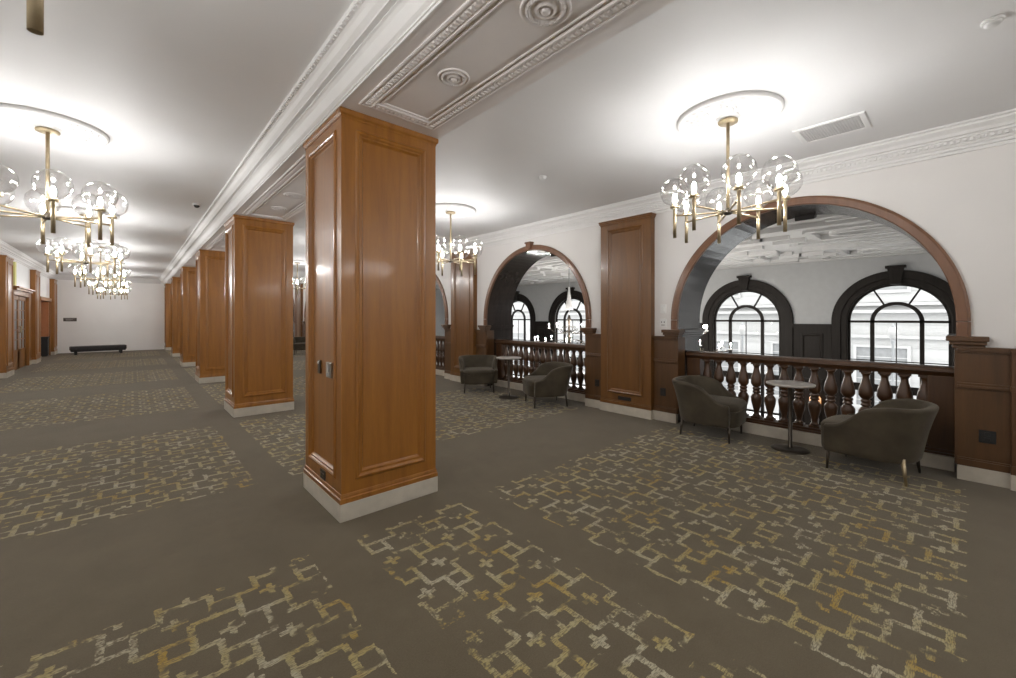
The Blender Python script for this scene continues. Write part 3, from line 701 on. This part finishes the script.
def window(k, idx):
    e = empty('window_%d' % (idx+1), (XF, WY(k), 0))
    struct(e, 'window', {0: wl[0], 1: wl[1], 2: 'arched street window mostly hidden behind the pilaster', 3: wl[2], 4: wl[3]}.get(k, 'arched street window out past the %s' % ('near end' if k < 0 else 'last pilasters')))
    c = MB()
    prof = [(-.002, WR), (.05, WR), (.07, WR+.03), (.07, WR+.16), (.11, WR+.17), (.11, WRO-.02), (.09, WRO), (-.002, WRO)]
    c.loops([[(-a, -rr*cos(t), WZ+rr*sin(t)) for a, rr in prof] for t in [pi*i/48 for i in range(49)]], closed=True, caps=True)
    for sg in (-1, 1): c.loops([[(-a, sg*rr, z) for a, rr in prof] for z in (-3.35, WZ)], closed=True, caps=True)
    c.build('casing', M['wood_black'], e)
    kb = MB(); kb.loops([[(x, -w*.75, WZ+WR-.02), (x, w*.75, WZ+WR-.02), (x, w*1.25, WZ+1.62), (x, -w*1.25, WZ+1.62)] for x, w in ((-.18, .15), (0, .15))], caps=True)
    kb.box(-.21, 0, -.23, .23, WZ+1.60, WZ+1.68); kb.build('keystone', M['wood_black'], e, bevel=.01)
    f = MB(); X0, X1 = .06, .14
    def ring(r0, r1, a0=0, a1=pi):
        n = 40
        f.loops([[(X0, -r*cos(t), WZ+r*sin(t)) if q else (X1, -r*cos(t), WZ+r*sin(t)) for q, r in ((1, r0), (1, r1), (0, r1), (0, r0))] for t in [a0+(a1-a0)*i/n for i in range(n+1)]], closed=True, caps=True)
    ring(WR-.06, WR+.03); ring(.50, .60)
    for sg in (-1, 1):
        a, b = sorted((sg*(WR-.06), sg*(WR+.03))); f.box(X0, X1, a, b, -3.3, WZ)
        a, b = sorted((sg*.50, sg*.60)); f.box(X0, X1, a, b, -3.3, WZ)
        for ang in (62,): 
            t = R(90-sg*28); p0 = Vector((0, .58*cos(t), WZ+.58*sin(t))); p1 = Vector((0, (WR-.02)*cos(t), WZ+(WR-.02)*sin(t)))
            d = (p1-p0).normalized(); nn = Vector((0, -d.z, d.y))*.022
            f.loops([[(x, *(p+s_*nn)[1:]) for x, s_ in ((X0, -1), (X0, 1), (X1, 1), (X1, -1))] for p in (p0, p1)], caps=True)
    f.box(X0, X1, -WR, WR, WZ-.035, WZ+.035); f.box(X0-.02, X1, -WR, WR, -.85, -.62); f.box(X0, X1, -WR, WR, -3.35, -3.2); f.box(X0, X1, -WR, WR, -2.05, -1.98)
    f.box(X0+.03, X1-.02, -.012, .012, -3.2, WZ)
    f.box(X0+.02, X1-.02, -WR, WR, .10, .13)
    f.build('window_frame', M['wood_black'], e)
    g = MB(); path = [(-WR, -3.3)]+[(-WR*cos(pi*i/NARC), WZ+WR*sin(pi*i/NARC)) for i in range(NARC+1)]+[(WR, -3.3)]
    g.add([(.10, a, b) for a, b in path], [tuple(range(len(path)))])
    g.build('glass', M['pane'], e)
for i, k in enumerate(WS): window(k, i)
# dark wainscot between the windows
m = MB()
for k in WS[:-1]:
    a, b = WY(k)+WRO, WY(k+1)-WRO
    m.box(XF-.06, XF+.02, a, b, ZF, 1.16); m.box(XF-.14, XF, a-.02, b+.02, 1.16, 1.23); m.box(XF-.10, XF, a-.01, b+.01, 1.10, 1.16)
    m.frame((XF-.06, 0, 0), (0, 1, 0), (0, 0, 1), (-1, 0, 0), a+.22, b-.22, -.2, .92, [(0, -.001), (.01, .03), (.06, .035), (.09, .01), (.1, -.001)])
    m.frame((XF-.06, 0, 0), (0, 1, 0), (0, 0, 1), (-1, 0, 0), a+.22, b-.22, -3.4, -.6, [(0, -.001), (.01, .03), (.06, .035), (.09, .01), (.1, -.001)])
struct(m.build('trim_14', M['wood_black']), 'wainscot', 'black-brown panelling between the street windows')
# strapwork relief on the atrium ceiling
m = MB(); H = .12
nbar = 0
def bar(x0, x1, y0, y1):
    global nbar
    nbar += 1; m.box(x0, x1, y0, y1, ZA-H*(1-.03*(nbar % 9)), ZA+.002+.0005*(nbar % 9))
def rectf(x0, x1, y0, y1, w=.14): bar(x0, x1, y0, y0+w); bar(x0, x1, y1-w, y1); bar(x0, x0+w, y0+w, y1-w); bar(x1-w, x1, y0+w, y1-w)
def oval(cx, cy, rx, ry, w=.13):
    n = 28; m.loops([[(cx+(rx+d)*cos(t), cy+(ry+d)*sin(t), z) for d, z in ((0, ZA), (0, ZA-H), (w, ZA-H), (w, ZA))] for t in [2*pi*i/n for i in range(n+1)]])
for k in range(-1, 6):
    for cx in (8.0, 11.7, 15.3):
        cy = CY(k)
        oval(cx, cy, .24, .62, .11)
        for sg in (-1, 1):
            bar(cx+sg*.62-.11, cx+sg*.62+.11, cy-1.05, cy+1.05); bar(cx+sg*1.15-.12, cx+sg*1.15+.12, cy-1.75, cy+1.75)
            bar(cx+sg*.62-.08, cx+sg*.62+.08, cy+sg*1.3, cy+sg*1.3+sg*.7) if sg > 0 else bar(cx+sg*.62-.08, cx+sg*.62+.08, cy-2.0, cy-1.3)
            bar(cx-.54, cx+.54, cy+sg*1.05-.07, cy+sg*1.05+.07)
            bar(cx+sg*.62 if sg > 0 else cx-1.06, cx+1.06 if sg > 0 else cx-.62, cy+sg*1.62-.07, cy+sg*1.62+.07)
            bar(cx+sg*1.62-.07, cx+sg*1.62+.07, cy+sg*.3-.8, cy+sg*.3+.8)
            bar(cx-.07, cx+.07, cy+sg*1.8-.3, cy+sg*1.8+.3)
m.box(XF-.18, XF, YA0, YA1, ZA-.10, ZA)
struct(m.build('trim_15', M['relief']), 'ceiling relief', 'raised white strapwork on the atrium ceiling')

# atrium chandeliers
def atrium_chandelier():
    e = empty('candle_chandelier')
    MB().tube([(0, 0, ZA), (0, 0, 1.55)], .014, 8).build('hanging_rod', M['lamp_iron'], e)
    MB().lathe([(.03, 2.55), (.06, 2.2), (.12, 1.85), (.15, 1.72)], n=18).build('cord_sleeve', M['sleeve'], e)
    MB().lathe([(.0001, .2), (.05, .24), (.10, .32), (.05, .42), (.04, .6), (.09, .72), (.05, .85), (.035, 1.2), (.08, 1.35), (.04, 1.5), (.0001, 1.56)], n=16).build('baluster_stem', M['bronze'], e)
    protos = {}
    for tier, (n, rad, z, a0) in enumerate(((10, 1.25, .52, 0), (6, .72, 1.0, .3))):
        for i in range(n):
            a = a0+2*pi*i/n
            if tier not in protos:
                pts = [(rad*(t/10)+.02*(1-t/10), 0, z-.16*sin(pi*t/10)*(1 if t < 7 else .9)+.05*(t/10)) for t in range(11)]
                arm = MB().tube(pts, .014, 6).tube([(rad*(.35+.12*sin(t*.6)), 0, z-.02+.16*t/8) for t in range(9)], .010, 5).build('arm', M['bronze'], e)
                MB().lathe([(.0001, z+.04), (.055, z+.055), (.06, z+.07), (.018, z+.075), (.016, z+.17), (.0001, z+.17)], (rad, 0, 0), 10).build('candle', M['sleeve'], arm)
                MB().lathe([(.0001, z+.168), (.014, z+.185), (.015, z+.20), (.007, z+.225), (.0001, z+.232)], (rad, 0, 0), 8).build('bulb', M['candle'], arm)
                protos[tier] = arm
            else: arm = copy_tree(protos[tier], e)
            arm.rotation_euler = (0, 0, a)
    return e
AC = atrium_chandelier(); AC.location = (11.7, CY(1), 0); tag(AC, 'candle chandelier in the atrium, half hidden by the left edge of the nearest arch', 'chandelier', 'atrium candle chandeliers', 'thing')
o = copy_tree(AC); o.location = (11.7, CY(2), 0); o['label'] = 'candle chandelier hanging in the atrium, seen through the second arch'
e = empty('wall_lamp', (XF-.06, 3.36, -1.62), label='small amber wall lamp low between the street windows, glimpsed through balusters', cat='lamp')
MB().lathe([(.09, 0), (.16, .12), (.16, .40), (.12, .46)], (-.2, 0, 0), 16).build('lamp_shade', M['amber'], e)
MB().lathe([(.05, 0), (.08, -.1), (.11, -.3), (.09, -.55), (.03, -.7), (.0001, -.72)], (-.2, 0, 0), 14).build('body', M['sleeve'], e)
MB().box(-.2, 0, -.02, .02, -.25, -.2).build('bracket', M['brass'], e)

# ------------------------------------------------------------------ street
XB = 31.0; ZG = -4.9
struct(MB().box(XF+.3, 60, -40, 70, ZG-.3, ZG).build('street', M['street']), 'street', 'bright pale street outside the windows')
e = empty('building', (XB, 10, ZG), label='pale building with horizontal ledges across the street', cat='building')
MB().box(0, 8, -45, 55, 0, 24).build('wall', M['facade'], e)
m = MB()
for z, d in ((5.2, .25), (6.6, .55), (7.0, .3), (9.1, .12), (10.6, .5), (11.0, .2), (12.9, .12), (14.6, .4)): m.box(-d, 0.05, -45, 55, z, z+.16)
for i in range(26): m.box(-.05, .05, -45, 55, 1.0+i*.62, 1.0+i*.62+.05)
m.build('ledge', M['facade'], e)
wp = None
for i in range(-6, 10):
    for z in (1.2, 7.7, 11.7):
        if wp is None or True:
            f = MB().frame((0, i*4.2+1.6, z), (0, 1, 0), (0, 0, 1), (-1, 0, 0), -1.2, 1.2, 0, 3.6 if z < 2 else 1.2, [(0, 0), (0, .12), (.14, .12), (.14, .02)])
            fr = f.build('facade_window', M['facade'], e)
            g = MB().box(-.03, .02, i*4.2+1.6-1.07, i*4.2+1.6+1.07, z+.13, z+(3.47 if z < 2 else 1.07)).build('window_pane', M['facade_shade'], fr)
def street_lamp(x, y, label):
    e = empty('street_lamp', (x, y, ZG), label=label, cat='street lamp', group='street lamps outside the windows')
    MB().lathe([(.2, 0), (.2, .3), (.10, .5), (.06, 1.2), (.045, 5.2), (.07, 5.3), (.08, 5.42), (.0001, 5.42)], n=14).build('post', M['lamp_iron'], e)
    MB().lathe([(.08, 5.42), (.14, 5.5), (.18, 5.66), (.16, 5.80), (.10, 5.92), (.05, 5.98), (.0001, 6.0)], n=18).build('globe', M['lamp_glass'], e)
    MB().lathe([(.10, 5.91), (.05, 6.0), (.02, 6.1), (.0001, 6.16)], n=14).build('finial', M['lamp_iron'], e)
street_lamp(24, 2.1, 'street lamp behind the window straight through the nearest arch')
street_lamp(24, 7.98, 'street lamp behind the window beyond the small table')
